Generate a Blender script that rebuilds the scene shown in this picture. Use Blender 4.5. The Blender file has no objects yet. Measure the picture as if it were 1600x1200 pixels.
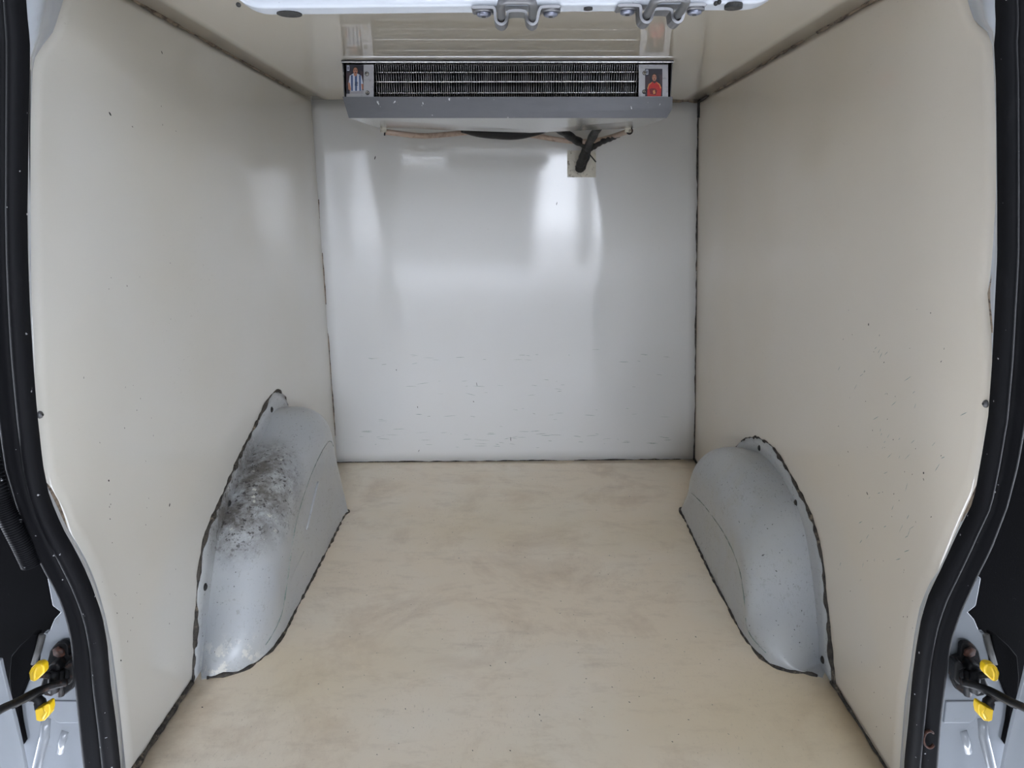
import bpy, bmesh, math, random
from mathutils import Vector, Matrix, noise

random.seed(7)
SC = bpy.context.scene
COL = SC.collection
R = math.radians

# ---------------------------------------------------------------- camera
F = 1100.0                      # focal length in pixels of the 1600x1200 frame
PITCH = R(14.3)
CZ = 0.884
CP, SP = math.cos(PITCH), math.sin(PITCH)
cd = bpy.data.cameras.new('camera')
cam = bpy.data.objects.new('camera', cd); COL.objects.link(cam)
cd.sensor_width = 36.0
cd.lens = 36.0 * F / 1600.0
cd.clip_start = 0.02
cam.location = (0, 0, CZ)
cam.rotation_euler = (R(90) - PITCH, 0, 0)
SC.camera = cam

# ---------------------------------------------------------------- world and exposure
SC.view_settings.view_transform = 'Standard'
SC.view_settings.look = 'None'
SC.view_settings.gamma = 1.0
SC.view_settings.use_curve_mapping = False
SC.view_settings.exposure = 0.0
W = bpy.data.worlds.new('overcast_sky'); SC.world = W
W.use_nodes = True
nt = W.node_tree; nt.nodes.clear()
wo = nt.nodes.new('ShaderNodeOutputWorld'); bg = nt.nodes.new('ShaderNodeBackground')
tc = nt.nodes.new('ShaderNodeTexCoord'); sx = nt.nodes.new('ShaderNodeSeparateXYZ')
cr = nt.nodes.new('ShaderNodeValToRGB')
nt.links.new(tc.outputs['Generated'], sx.inputs[0]); nt.links.new(sx.outputs['Z'], cr.inputs[0])
cr.color_ramp.elements[0].position = 0.0; cr.color_ramp.elements[0].color = (.84, .90, 1.02, 1)
cr.color_ramp.elements[1].position = 0.9; cr.color_ramp.elements[1].color = (.78, .87, 1.07, 1)
nt.links.new(cr.outputs[0], bg.inputs['Color']); nt.links.new(bg.outputs[0], wo.inputs['Surface'])
bg.inputs['Strength'].default_value = 16.4
SC.cycles.max_bounces = 12
SC.cycles.diffuse_bounces = 8
SC.cycles.sample_clamp_indirect = 8.0

# ---------------------------------------------------------------- pixel -> place helpers
def ray(px, py):
    u = (px - 800.0) / F; v = (py - 600.0) / F
    return Vector((u, CP - v * SP, -(SP + v * CP)))
def atY(px, py, Y):
    d = ray(px, py); t = Y / d.y
    return Vector((d.x * t, Y, CZ + d.z * t))
def atZ(px, py, z=0.0):
    d = ray(px, py); t = (z - CZ) / d.z
    return Vector((d.x * t, d.y * t, z))
def atX(px, py, X):
    d = ray(px, py); t = X / d.x
    return Vector((X, d.y * t, CZ + d.z * t))
H = 1.2
def Yb(x, z=0.6):               # the bulkhead panel, slightly askew
    return 2.360 + 0.025 * x
LW = dict(f0=-.611, f1=-.619, c0=-.600, c1=-.626)
RW = dict(f0=.606, f1=.653, c0=.574, c1=.589)
def wx(side, Y, z):
    w = LW if side < 0 else RW
    s = (Y - .95) / 1.41; t = z / H
    return (w['f0'] * (1 - s) + w['f1'] * s) * (1 - t) + (w['c0'] * (1 - s) + w['c1'] * s) * t
def atW(px, py, side, off=0.0):
    X = wx(side, 1.5, .5)
    for _ in range(12):
        p = atX(px, py, X)
        X = wx(side, p.y, p.z) - side * off
    return atX(px, py, X)

# ---------------------------------------------------------------- mesh helpers
def obj(name, verts, faces, mat, parent=None, smooth=True, bevel=0.0, recalc=True, segs=2):
    me = bpy.data.meshes.new(name)
    me.from_pydata([tuple(v) for v in verts], [], faces)
    if recalc:
        bm = bmesh.new(); bm.from_mesh(me)
        bmesh.ops.recalc_face_normals(bm, faces=bm.faces); bm.to_mesh(me); bm.free()
    mats = mat if isinstance(mat, (list, tuple)) else [mat]
    for m in mats: me.materials.append(m)
    for p in me.polygons: p.use_smooth = smooth
    o = bpy.data.objects.new(name, me); COL.objects.link(o)
    if parent is not None: o.parent = parent
    if bevel:
        b = o.modifiers.new('bevel', 'BEVEL'); b.width = bevel; b.segments = segs
        b.limit_method = 'ANGLE'; b.angle_limit = R(40)
        if smooth:
            for p in me.polygons: p.use_smooth = True
            b.harden_normals = True
    return o
class MB:
    def __init__(s): s.v = []; s.f = []
    def add(s, verts, faces):
        n = len(s.v); s.v += [Vector(v) for v in verts]; s.f += [tuple(i + n for i in f) for f in faces]
    def box(s, a, b):
        x0, y0, z0 = a; x1, y1, z1 = b
        s.add([(x0,y0,z0),(x1,y0,z0),(x1,y1,z0),(x0,y1,z0),(x0,y0,z1),(x1,y0,z1),(x1,y1,z1),(x0,y1,z1)],
              [(0,3,2,1),(4,5,6,7),(0,1,5,4),(1,2,6,5),(2,3,7,6),(3,0,4,7)])
    def tube(s, pts, r, n=8, cap=True, flat=1.0, up=None):
        pts = [Vector(p) for p in pts]; base = len(s.v); ring = []
        prev = None
        for i, p in enumerate(pts):
            t = (pts[min(i + 1, len(pts) - 1)] - pts[max(i - 1, 0)]).normalized()
            if prev is None:
                u = Vector(up) if up is not None else Vector((0, 0, 1))
                if abs(t.dot(u)) > .95: u = Vector((0, 1, 0))
                a = (u - t * u.dot(t)).normalized()
            else:
                a = (prev - t * prev.dot(t)).normalized()
            prev = a; b = t.cross(a)
            rr = r[i] if isinstance(r, (list, tuple)) else r
            for k in range(n):
                th = 2 * math.pi * k / n
                s.v.append(p + a * math.cos(th) * rr * flat + b * math.sin(th) * rr)
        for i in range(len(pts) - 1):
            for k in range(n):
                k2 = (k + 1) % n
                s.f.append((base + i * n + k, base + i * n + k2, base + (i + 1) * n + k2, base + (i + 1) * n + k))
        if cap:
            s.f.append(tuple(base + k for k in range(n)))
            s.f.append(tuple(base + (len(pts) - 1) * n + k for k in reversed(range(n))))
    def cyl(s, c, axis, r, h, n=16, r2=None):
        c = Vector(c); axis = Vector(axis).normalized()
        s.tube([c, c + axis * h], [r, r if r2 is None else r2], n)
    def plate(s, pts, vec):           # polygon swept along vec
        pts = [Vector(p) for p in pts]; vec = Vector(vec); n = len(pts)
        s.add(pts + [p + vec for p in pts],
              [tuple(range(n)), tuple(reversed(range(n, 2 * n)))] + [(i, i + n, (i + 1) % n + n, (i + 1) % n) for i in range(n)])
    def build(s, name, mat, parent=None, smooth=True, bevel=0.0, **k):
        return obj(name, s.v, s.f, mat, parent, smooth, bevel, **k)
def loft(A, closed=False):
    n = len(A[0]); v = [p for row in A for p in row]; f = []
    for i in range(len(A) - 1):
        for j in range(n - 1):
            f.append((i * n + j, (i + 1) * n + j, (i + 1) * n + j + 1, i * n + j + 1))
    return v, f
def cat(pts, m):                      # catmull-rom through points, m samples per span
    pts = [Vector(p) for p in pts]; out = []
    P = [pts[0] * 2 - pts[1]] + pts + [pts[-1] * 2 - pts[-2]]
    for i in range(1, len(P) - 2):
        a, b, c, d = P[i - 1], P[i], P[i + 1], P[i + 2]
        for k in range(m):
            t = k / m
            out.append(.5 * ((2 * b) + (c - a) * t + (2 * a - 5 * b + 4 * c - d) * t * t + (3 * b - a - 3 * c + d) * t ** 3))
    out.append(pts[-1]); return out
def lerp_at(tab, y):                  # piecewise-linear table (y -> x)
    if y <= tab[0][0]:
        a, b = tab[0], tab[1]
    elif y >= tab[-1][0]:
        a, b = tab[-2], tab[-1]
    else:
        for a, b in zip(tab, tab[1:]):
            if a[0] <= y <= b[0]: break
    return a[1] + (b[1] - a[1]) * (y - a[0]) / (b[0] - a[0])
def empty(name, loc):
    o = bpy.data.objects.new(name, None); COL.objects.link(o); o.location = loc
    o.empty_display_size = .05
    return o
def adopt(root):                      # parts are built in world space: keep them there
    bpy.context.view_layer.update()
    inv = root.matrix_world.inverted()
    for c in root.children: c.matrix_parent_inverse = inv
def tag(o, label=None, cat_=None, group=None, kind=None):
    if label: o['label'] = label
    if cat_: o['category'] = cat_
    if group: o['group'] = group
    if kind: o['kind'] = kind
    return o

# ---------------------------------------------------------------- materials
def srgb(r, g, b):
    f = lambda c: (c / 255 / 12.92) if c / 255 <= .04045 else ((c / 255 + .055) / 1.055) ** 2.4
    return (f(r), f(g), f(b), 1)
class Mat:
    def __init__(s, name, col, rough=.4, metal=0.0, ior=1.5):
        s.m = bpy.data.materials.new(name); s.m.use_nodes = True
        s.t = s.m.node_tree; s.n = s.t.nodes; s.l = s.t.links
        s.b = s.n['Principled BSDF']
        s.b.inputs['Base Color'].default_value = col
        s.b.inputs['Roughness'].default_value = rough
        s.b.inputs['Metallic'].default_value = metal
        s.b.inputs['IOR'].default_value = ior
        s.tc = s.n.new('ShaderNodeTexCoord')
        s.col = None; s.base = col; s.h = None
    def noise(s, scale, detail=4, rough=.55, stretch=(1, 1, 1), loc=(0, 0, 0), dist=0.0):
        mp = s.n.new('ShaderNodeMapping'); mp.inputs['Scale'].default_value = stretch; mp.inputs['Location'].default_value = loc
        s.l.new(s.tc.outputs['Object'], mp.inputs['Vector'])
        n = s.n.new('ShaderNodeTexNoise'); n.inputs['Scale'].default_value = scale
        n.inputs['Detail'].default_value = detail; n.inputs['Roughness'].default_value = rough
        n.inputs['Distortion'].default_value = dist
        s.l.new(mp.outputs[0], n.inputs['Vector']); return n.outputs['Fac']
    def ramp(s, fac, a, b, lo=0.0, hi=1.0):
        r = s.n.new('ShaderNodeMapRange'); r.inputs['From Min'].default_value = a; r.inputs['From Max'].default_value = b
        r.inputs['To Min'].default_value = lo; r.inputs['To Max'].default_value = hi
        s.l.new(fac, r.inputs['Value']); return r.outputs[0]
    def math(s, op, a, b):
        m = s.n.new('ShaderNodeMath'); m.operation = op
        for i, x in enumerate((a, b)):
            if isinstance(x, (int, float)): m.inputs[i].default_value = x
            else: s.l.new(x, m.inputs[i])
        return m.outputs[0]
    def ball(s, c, r, stretch=(1, 1, 1)):         # soft spot around an object-space point
        mp = s.n.new('ShaderNodeVectorMath'); mp.operation = 'SUBTRACT'; mp.inputs[1].default_value = c
        s.l.new(s.tc.outputs['Object'], mp.inputs[0])
        sc = s.n.new('ShaderNodeVectorMath'); sc.operation = 'MULTIPLY'; sc.inputs[1].default_value = stretch
        s.l.new(mp.outputs[0], sc.inputs[0])
        le = s.n.new('ShaderNodeVectorMath'); le.operation = 'LENGTH'; s.l.new(sc.outputs[0], le.inputs[0])
        return s.ramp(le.outputs['Value'], r, r * .3)
    def mix(s, fac, col):
        m = s.n.new('ShaderNodeMix'); m.data_type = 'RGBA'
        if isinstance(fac, (int, float)): m.inputs[0].default_value = fac
        else: s.l.new(fac, m.inputs[0])
        if s.col is None: m.inputs[6].default_value = s.base
        else: s.l.new(s.col, m.inputs[6])
        m.inputs[7].default_value = col
        s.col = m.outputs[2]; s.l.new(s.col, s.b.inputs['Base Color']); return s
    def bump(s, h, strength=.3, dist=.001):
        b = s.n.new('ShaderNodeBump'); b.inputs['Strength'].default_value = strength; b.inputs['Distance'].default_value = dist
        s.l.new(h, b.inputs['Height'])
        if s.h is not None: s.l.new(s.h, b.inputs['Normal'])
        s.h = b.outputs[0]; s.l.new(s.h, s.b.inputs['Normal']); return s
    def rough(s, fac): s.l.new(fac, s.b.inputs['Roughness']); return s

def panel_mat(name, col, stretch, seed, scuff=.5, rough=.10, warm=.5, warp=.004, micro=.12, ior=1.5):
    m = Mat(name, col, rough, 0, ior)
    m.mix(m.ramp(m.noise(1.7, 3, loc=(seed, 0, 0)), .4, .7, 0, warm), (col[0] * .93, col[1] * .89, col[2] * .80, 1))
    sc = m.math('MULTIPLY', m.ramp(m.noise(170, 6, .7, stretch, (seed, 3, 1)), .62, .74),
                m.ramp(m.noise(3.1, 2, loc=(seed, 5, 5)), .5, .68, 0, scuff))
    m.mix(sc, (col[0] * .45, col[1] * .42, col[2] * .38, 1))
    m.bump(m.noise(1.6, 1, loc=(seed, 9, 2)), 1.0, warp)
    if micro: m.bump(m.noise(120, 2, .5, stretch, (seed, 1, 1)), micro, .0006)
    return m.m
CREAM = (.67, .655, .61, 1)
M = {}
M['left'] = panel_mat('gelcoat_left', CREAM, (1, .5, 1.6), 1.0, rough=.05, micro=.08)
M['right'] = panel_mat('gelcoat_right', (.71, .66, .58, 1), (1, .5, 1.6), 4.0)
M['back'] = panel_mat('gelcoat_bulkhead', (.59, .59, .58, 1), (.5, 1, 2.2), 7.0, warm=.25, rough=.065, micro=.10)
M['ceil'] = panel_mat('gelcoat_ceiling', (.77, .73, .645, 1), (1, 1, 1), 12.0, rough=.005, scuff=.2, warp=.0012, micro=0, ior=1.75)

m = Mat('gelcoat_floor', (.90, .78, .62, 1), .32)
m.mix(m.ramp(m.noise(2.3, 5, .6, loc=(3, 0, 0)), .42, .66, 0, .75), (.90, .83, .71, 1))
m.mix(m.ramp(m.noise(4.0, 7, .68, loc=(0, 8, 0), dist=.4), .50, .72, 0, .5), (.48, .34, .22, 1))
m.mix(m.ramp(m.noise(14, 8, .75, (.6, 1.6, 1), loc=(4, 8, 0)), .52, .72, 0, .3), (.40, .30, .20, 1))
m.mix(m.ramp(m.noise(1.5, 3, .5, loc=(9, 2, 0)), .48, .7, 0, .5), (.74, .62, .40, 1))
m.mix(m.math('MULTIPLY', m.ramp(m.noise(190, 6, .75, (1, .4, 1)), .58, .72), m.ramp(m.noise(3.6, 2), .42, .62, 0, .55)), (.26, .19, .13, 1))
m.mix(m.ramp(m.noise(260, 2, .5), .74, .78, 0, .8), (.13, .10, .07, 1))
m.bump(m.noise(300, 2, .5), .15, .0004); M['floor'] = m.m

def arch_mat(name, seed, heavy):
    m = Mat(name, (.41, .425, .435, 1), .30)
    m.mix(m.ramp(m.noise(7, 4, loc=(seed, 0, 0)), .45, .7, 0, .35), (.47, .47, .42, 1))
    m.mix(m.math('MULTIPLY', m.ramp(m.noise(190, 6, .75, (1.4, .35, .7), (seed, 2, 0)), .58, .70), m.ramp(m.noise(8, 2, loc=(0, seed, 0)), .40, .55, 0, .9)), (.13, .115, .09, 1))
    m.mix(m.math('MULTIPLY', m.ramp(m.noise(70, 7, .8, (1.2, .5, .8), (seed, 9, 3)), .57, .66), m.ramp(m.noise(6, 2, loc=(3, seed, 0)), .42, .6, 0, .6)), (.20, .19, .15, 1))
    if heavy:
        sp = m.ball((-.575, 1.45, .265), .17, (1.5, .8, .95))
        a = m.math('MULTIPLY', m.ramp(sp, 0, .75), m.ramp(m.noise(22, 9, .78, loc=(1, 1, 1)), .36, .58))
        m.mix(m.math('MULTIPLY', a, .93), (.10, .088, .075, 1))
        b = m.math('MULTIPLY', m.ramp(sp, .1, .6), m.ramp(m.noise(90, 5, .7, loc=(5, 1, 1)), .56, .62))
        m.mix(b, (.045, .04, .038, 1))
        c = m.math('MULTIPLY', m.ramp(sp, .1, .6), m.ramp(m.noise(30, 5, .6, loc=(9, 4, 1)), .64, .66, 0, .85))
        m.mix(c, (.58, .57, .50, 1))
        d = m.math('MULTIPLY', m.ball((-.55, 1.19, .02), .09, (1, 1, 1.6)), m.ramp(m.noise(40, 5, .7), .52, .58, 0, .7))
        m.mix(d, (.70, .68, .60, 1))
    else:
        d = m.math('MULTIPLY', m.ball((.50, 1.55, .13), .28, (1.5, .9, .9)), m.ramp(m.noise(14, 6, .7), .50, .68, 0, .45))
        m.mix(d, (.38, .36, .28, 1))
    m.mix(m.ramp(m.noise(170, 2, .5, loc=(seed, 7, 7)), .71, .74, 0, .9), (.06, .055, .05, 1))
    m.bump(m.noise(9, 2), .5, .004); m.bump(m.noise(120, 4, .6), .15, .0008); return m.m
M['arch_l'] = arch_mat('grey_paint_soiled', 2.0, True)
M['arch_r'] = arch_mat('grey_paint_scuffed', 6.0, False)

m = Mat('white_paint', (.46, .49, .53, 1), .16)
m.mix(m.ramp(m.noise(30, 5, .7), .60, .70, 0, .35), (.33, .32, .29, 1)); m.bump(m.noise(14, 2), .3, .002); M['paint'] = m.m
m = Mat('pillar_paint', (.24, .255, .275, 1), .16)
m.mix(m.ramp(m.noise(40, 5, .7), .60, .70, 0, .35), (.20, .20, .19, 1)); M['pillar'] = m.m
m = Mat('seam_grey', (.07, .068, .064, 1), .6); m.mix(m.ramp(m.noise(80, 3), .5, .7, 0, .5), (.03, .03, .03, 1)); M['edge'] = m.m
m = Mat('header_paint', (.43, .455, .49, 1), .2)
m.mix(m.ramp(m.noise(70, 4, .6), .70, .74, 0, .8), (.2, .19, .18, 1)); M['header'] = m.m
m = Mat('seal_rubber', (.0045, .0045, .0055, 1), .6, 0, 1.2)
m.mix(m.ramp(m.noise(40, 5, .7, (1, 1, .3)), .55, .8, 0, .6), (.014, .0135, .015, 1))
m.mix(m.ramp(m.noise(130, 2, .5), .74, .77, 0, .9), (.35, .35, .36, 1))
m.bump(m.noise(90, 3), .3, .0006); M['rubber'] = m.m
m = Mat('black_plastic', (.0012, .0012, .0018, 1), .8, 0, 1.15)
m.mix(m.ramp(m.noise(160, 2, .5), .72, .78, 0, .6), (.012, .012, .014, 1)); m.bump(m.noise(400, 2), .3, .0005); M['black'] = m.m
m = Mat('latch_steel', (.004, .004, .0045, 1), .58, 0, 1.3)
m.mix(m.ramp(m.noise(60, 5, .65), .56, .68, 0, .7), (.06, .03, .018, 1)); m.bump(m.noise(160, 3), .4, .001); M['latch'] = m.m
m = Mat('rusty_steel', (.075, .026, .014, 1), .7)
m.mix(m.ramp(m.noise(180, 4, .65), .45, .6, 0, .8), (.02, .012, .01, 1)); M['rust'] = m.m
m = Mat('yellow_plastic', (.62, .40, .008, 1), .35)
m.mix(m.ramp(m.noise(90, 3), .6, .8, 0, .3), (.42, .26, .02, 1)); M['yellow'] = m.m
m = Mat('sealant_grime', (.055, .047, .038, 1), .75)
m.mix(m.ramp(m.noise(70, 5, .7), .46, .58), (.018, .015, .013, 1))
m.mix(m.ramp(m.noise(45, 4, .7, loc=(5, 5, 5)), .56, .66, 0, .8), (.27, .22, .16, 1))
m.bump(m.noise(160, 4), .9, .002); M['grime'] = m.m
m = Mat('sealant_brown', (.26, .205, .15, 1), .7)
m.mix(m.ramp(m.noise(70, 6, .75, (1, .35, 1)), .47, .58, 0, .9), (.055, .038, .028, 1))
m.bump(m.noise(160, 4), .9, .002); M['brown'] = m.m
m = Mat('galvanised', (.17, .17, .175, 1), .42, .7)
m.mix(m.ramp(m.noise(60, 4), .45, .7, 0, .6), (.15, .15, .15, 1)); M['zinc'] = m.m
m = Mat('bolt_steel', (.22, .23, .28, 1), .4, .8)
m.mix(m.ramp(m.noise(90, 3), .5, .7, 0, .5), (.1, .1, .12, 1)); M['bolt'] = m.m
m = Mat('brushed_aluminium', (.105, .105, .11, 1), .38, .85)
m.mix(m.ramp(m.noise(40, 5, .7, (.3, 1, 1)), .45, .7, 0, .5), (.085, .085, .09, 1))
m.mix(m.ramp(m.noise(75, 3, .5, (1, 1, .5)), .70, .74, 0, .9), (.80, .80, .80, 1))
m.bump(m.noise(300, 2, .5, (.02, 1, 1)), .15, .0004); M['alu'] = m.m
m = Mat('tray_aluminium', (.60, .595, .575, 1), .2, .85)
m.mix(m.ramp(m.noise(30, 5, .7), .5, .75, 0, .4), (.48, .47, .45, 1)); m.bump(m.noise(5, 2), .6, .004); M['tray'] = m.m
m = Mat('end_plate_metal', (.42, .42, .44, 1), .4, .5)
m.mix(m.ramp(m.noise(70, 5, .7), .56, .66, 0, .5), (.2, .2, .22, 1)); M['plate'] = m.m
m = Mat('fin_aluminium', (.28, .28, .285, 1), .35, .8); m.mix(m.ramp(m.noise(60, 3), .5, .7, 0, .5), (.10, .10, .10, 1)); M['fin'] = m.m
m = Mat('bright_aluminium', (.86, .86, .86, 1), .2, .9); m.mix(m.ramp(m.noise(200, 2, .5), .45, .6, 0, .6), (.3, .3, .3, 1)); M['bright_alu'] = m.m
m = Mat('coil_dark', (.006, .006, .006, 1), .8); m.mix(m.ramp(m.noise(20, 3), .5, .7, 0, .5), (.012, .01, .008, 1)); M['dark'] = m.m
m = Mat('drain_hose_vinyl', (.46, .35, .28, 1), .3)
m.mix(m.ramp(m.noise(50, 5, .7), .5, .7, 0, .7), (.20, .13, .09, 1)); M['hose'] = m.m
m = Mat('bundle_tape', (.009, .009, .010, 1), .5)
m.mix(m.ramp(m.noise(60, 3), .6, .75, 0, .5), (.04, .035, .03, 1)); m.bump(m.noise(70, 4), .8, .003); M['tape'] = m.m
m = Mat('foam_filler', (.60, .57, .49, 1), .75)
m.mix(m.ramp(m.noise(70, 6, .7), .55, .64, 0, .75), (.17, .14, .10, 1)); m.bump(m.noise(90, 5), 1.0, .004); M['foam'] = m.m
m = Mat('chip_black', (.012, .011, .01, 1), .7); m.mix(m.ramp(m.noise(300, 2), .5, .6), (.03, .028, .025, 1)); M['chip'] = m.m
m = Mat('scuff_green', (.20, .27, .24, 1), .6); m.mix(m.ramp(m.noise(200, 2), .5, .6), (.35, .36, .32, 1)); M['green'] = m.m
m = Mat('concrete_yard', (.42, .41, .385, 1), .8); m.mix(m.ramp(m.noise(30, 6, .7), .4, .7), (.52, .50, .47, 1)); M['asphalt'] = m.m
m = Mat('gap_wall_render', (.14, .138, .13, 1), .8); m.mix(m.ramp(m.noise(1.2, 6, .7), .4, .7, 0, .6), (.17, .168, .16, 1)); M['gap_wall'] = m.m
m = Mat('sky_blocker_sheet', (.10, .10, .10, 1), .7); m.mix(m.ramp(m.noise(2, 4), .4, .7, 0, .3), (.07, .07, .07, 1)); M['canopy'] = m.m
def flat(name, c, r=.35):
    m = Mat(name, c, r); m.mix(m.ramp(m.noise(400, 2), .4, .7, 0, .15), (c[0] * .6, c[1] * .6, c[2] * .6, 1)); return m.m
PR = dict(bg=flat('print_night', srgb(34, 32, 46)), haze=flat('print_crowd', srgb(62, 46, 54)), skin=flat('print_skin', srgb(176, 122, 100)),
          shade=flat('print_shadow', srgb(84, 50, 42)), hair=flat('print_hair', srgb(38, 26, 24)), white=flat('print_white', srgb(196, 202, 218)),
          blue=flat('print_blue', srgb(56, 84, 132)), navy=flat('print_navy', srgb(22, 28, 52)), red=flat('print_red', srgb(196, 40, 40)),
          dred=flat('print_dark_red', srgb(120, 22, 30)), gold=flat('print_gold', srgb(214, 140, 84)), grey=flat('print_grey', srgb(158, 156, 164)))

# ---------------------------------------------------------------- setting: the box body
LEFT_EDGE = [(135,-110),(112,-40),(100,0),(85,48),(72,66),(57,80),(51,110),(48,200),(48,300),(49,400),(50,480),(55,600),(63,690),(71,750),(90,787),
             (106,825),(129,862),(146,898),(158,935),(168,975),(175,1010),(182,1060),(190,1130),(197,1200),(203,1300)]
RIGHT_EDGE = [(1490,-110),(1503,-40),(1510,0),(1518,25),(1524,38),(1545,52),(1551,75),(1556,200),(1556,300),(1552,360),(1547,420),(1541,460),(1547,510),(1549,590),(1544,655),
              (1535,720),(1526,760),(1504,806),(1483,854),(1465,893),(1450,914),(1437,947),(1429,987),(1421,1045),(1413,1093),(1409,1147),(1405,1200),(1400,1300)]
def build_wall(side, edge, mat, name, label):
    pts = sorted([(p.z, p.y) for p in (atW(x, y, side) for x, y in edge)])
    NZ, NY = 96, 60; rows = []
    for i in range(NZ + 1):
        z = H * i / NZ
        y0 = lerp_at(pts, min(max(z, pts[0][0]), pts[-1][0]))
        row = []
        for j in range(NY + 1):
            s = j / NY
            Y = y0 + (2.386 - y0) * s
            row.append(Vector((wx(side, Y, z), Y, z)))
        rows.append(row)
    v, f = loft(rows)
    o = obj(name, v, f, mat)
    so = o.modifiers.new('thickness', 'SOLIDIFY'); so.thickness = .006; so.offset = -1
    # inner face must look inward
    me = o.data
    if me.polygons[0].normal.x * side > 0:
        me.flip_normals()
    tag(o, label, 'wall', kind='structure'); return o
wall_l = build_wall(-1, LEFT_EDGE, M['left'], 'wall_left', 'glossy cream side panel on the left with a soiled wheel housing')
wall_r = build_wall(1, RIGHT_EDGE, M['right'], 'wall_right', 'glossy cream side panel on the right with faint green scuffs')

def grid(fn, nu, nv):
    return loft([[fn(i / nu, j / nv) for j in range(nv + 1)] for i in range(nu + 1)])
def back_fn(u, w):
    z = H * w; xl = wx(-1, 2.35, z) - .012; xr = wx(1, 2.37, z) + .012; x = xl + (xr - xl) * u
    return Vector((x, Yb(x), z))
v, f = grid(back_fn, 30, 30)
wall_b = obj('wall_back', v, f, M['back'])
if wall_b.data.polygons[0].normal.y > 0: wall_b.data.flip_normals()
so = wall_b.modifiers.new('thickness', 'SOLIDIFY'); so.thickness = .012; so.offset = -1
tag(wall_b, 'glossy white bulkhead panel behind the cooling unit', 'wall', kind='structure')

def floor_fn(u, w):
    Y = .80 + (2.385 - .80) * w
    return Vector((wx(-1, Y, 0) * (1 - u) + wx(1, Y, 0) * u, Y, 0))
v, f = grid(floor_fn, 20, 30)
floor = obj('floor', v, f, M['floor'])
if floor.data.polygons[0].normal.z < 0: floor.data.flip_normals()
so = floor.modifiers.new('thickness', 'SOLIDIFY'); so.thickness = .03; so.offset = -1
tag(floor, 'beige stained load floor between the two wheel housings', 'floor', kind='structure')
def ceil_fn(u, w):
    Y = .80 + (2.385 - .80) * w
    return Vector((wx(-1, Y, H) * (1 - u) + wx(1, Y, H) * u, Y, H))
v, f = grid(ceil_fn, 20, 30)
ceil = obj('ceiling', v, f, M['ceil'])
if ceil.data.polygons[0].normal.z > 0: ceil.data.flip_normals()
so = ceil.modifiers.new('thickness', 'SOLIDIFY'); so.thickness = .012; so.offset = -1
tag(ceil, 'glossy cream ceiling panel mirroring the cooling unit', 'ceiling', kind='structure')

# sealant along the joints (irregular beads)
def bead(name, pts, r, mat, parent=None, step=.012, jit=.35, n=6, gap=None, seed=0):
    pts = [Vector(p) for p in pts]; P = [pts[0]]
    for a, b in zip(pts, pts[1:]):
        k = max(1, int((b - a).length / step))
        for i in range(1, k + 1): P.append(a.lerp(b, i / k))
    mb = MB(); run = []; rr = []
    for i, p in enumerate(P):
        q = noise.noise(Vector((i * .37 + seed, seed * 1.7, 0))); q2 = noise.noise(Vector((i * .11 + seed, 5, seed)))
        rad = r * (1 + jit * (q * 1.2 + q2 * 1.5))
        if gap is not None and q2 < gap:
            if len(run) > 1: mb.tube(run, rr, n)
            run = []; rr = []; continue
        run.append(p + Vector((noise.noise(p * 60), noise.noise(p * 60 + Vector((9, 0, 0))), noise.noise(p * 60 + Vector((0, 9, 0))))) * r * .6 * jit)
        rr.append(max(rad, r * .25))
    if len(run) > 1: mb.tube(run, rr, n)
    return mb.build(name, mat, parent)
def fl(side, Y): return Vector((wx(side, Y, 0), Y, 0.0))
def cl(side, Y, dx=0): return Vector((wx(side, Y, H) - side * dx, Y, H))
YB = lambda s: Yb(wx(s, 2.36, 0))
joints = [
 ('trim_1', [fl(-1, .84), fl(-1, 1.16)], .0075, 'grime', .5, None, 'dirty grey sealant between left panel and floor, ahead of wheel housing'),
 ('trim_2', [fl(-1, 1.97), fl(-1, YB(-1))], .003, 'grime', .5, None, 'dirty sealant between left panel and floor, behind wheel housing'),
 ('trim_3', [fl(1, .84), fl(1, 1.16)], .0055, 'grime', .5, None, 'black sealant between right panel and floor, ahead of wheel housing'),
 ('trim_4', [fl(1, 1.97), fl(1, YB(1))], .0045, 'grime', .5, None, 'black sealant between right panel and floor, by the back corner'),
 ('trim_5', [Vector((wx(-1, 2.36, 0), YB(-1), 0)), Vector((wx(1, 2.36, 0), YB(1), 0))], .0022, 'grime', .9, -.28, 'thin black joint between bulkhead panel and floor'),
 ('trim_6', [Vector((wx(1, 2.36, z), YB(1) - .001, z)) for z in (0, .4, .8, 1.2)], .0032, 'grime', .8, None, 'black vertical joint in the right back corner'),
 ('trim_7', [Vector((wx(-1, 2.36, z) + .001, YB(-1) - .001, z)) for z in (.1, .5, .9)], .0016, 'brown', .9, -.2, 'faint vertical joint in the left back corner'),
 ('trim_8', [cl(-1, .95, .002), cl(-1, 1.45, .002), cl(-1, 2.10, .002)], .0034, 'brown', .7, None, 'grimy brown sealant along left ceiling corner'),
 ('trim_9', [cl(1, .95, .002), cl(1, 1.45, .002)], .0042, 'brown', .6, None, 'grimy brown sealant along right ceiling corner, front length'),
 ('trim_10', [cl(1, 1.52, .002), cl(1, 2.35, .002)], .0028, 'brown', .9, -.35, 'cracked sealant along right ceiling corner, rear length'),
 ('trim_11', [Vector((.50, Yb(.5), H)), Vector((wx(1, 2.36, H), Yb(.6), H))], .0042, 'brown', .5, None, 'brown joint between bulkhead and ceiling right of the cooling unit'),
]
for i, (nm, pts, r, mt, jit, gp, lab) in enumerate(joints):
    tag(bead(nm, pts, r, M[mt], None, jit=jit, gap=gp, seed=i * 3.3), lab, 'sealant', kind='structure')
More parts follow.
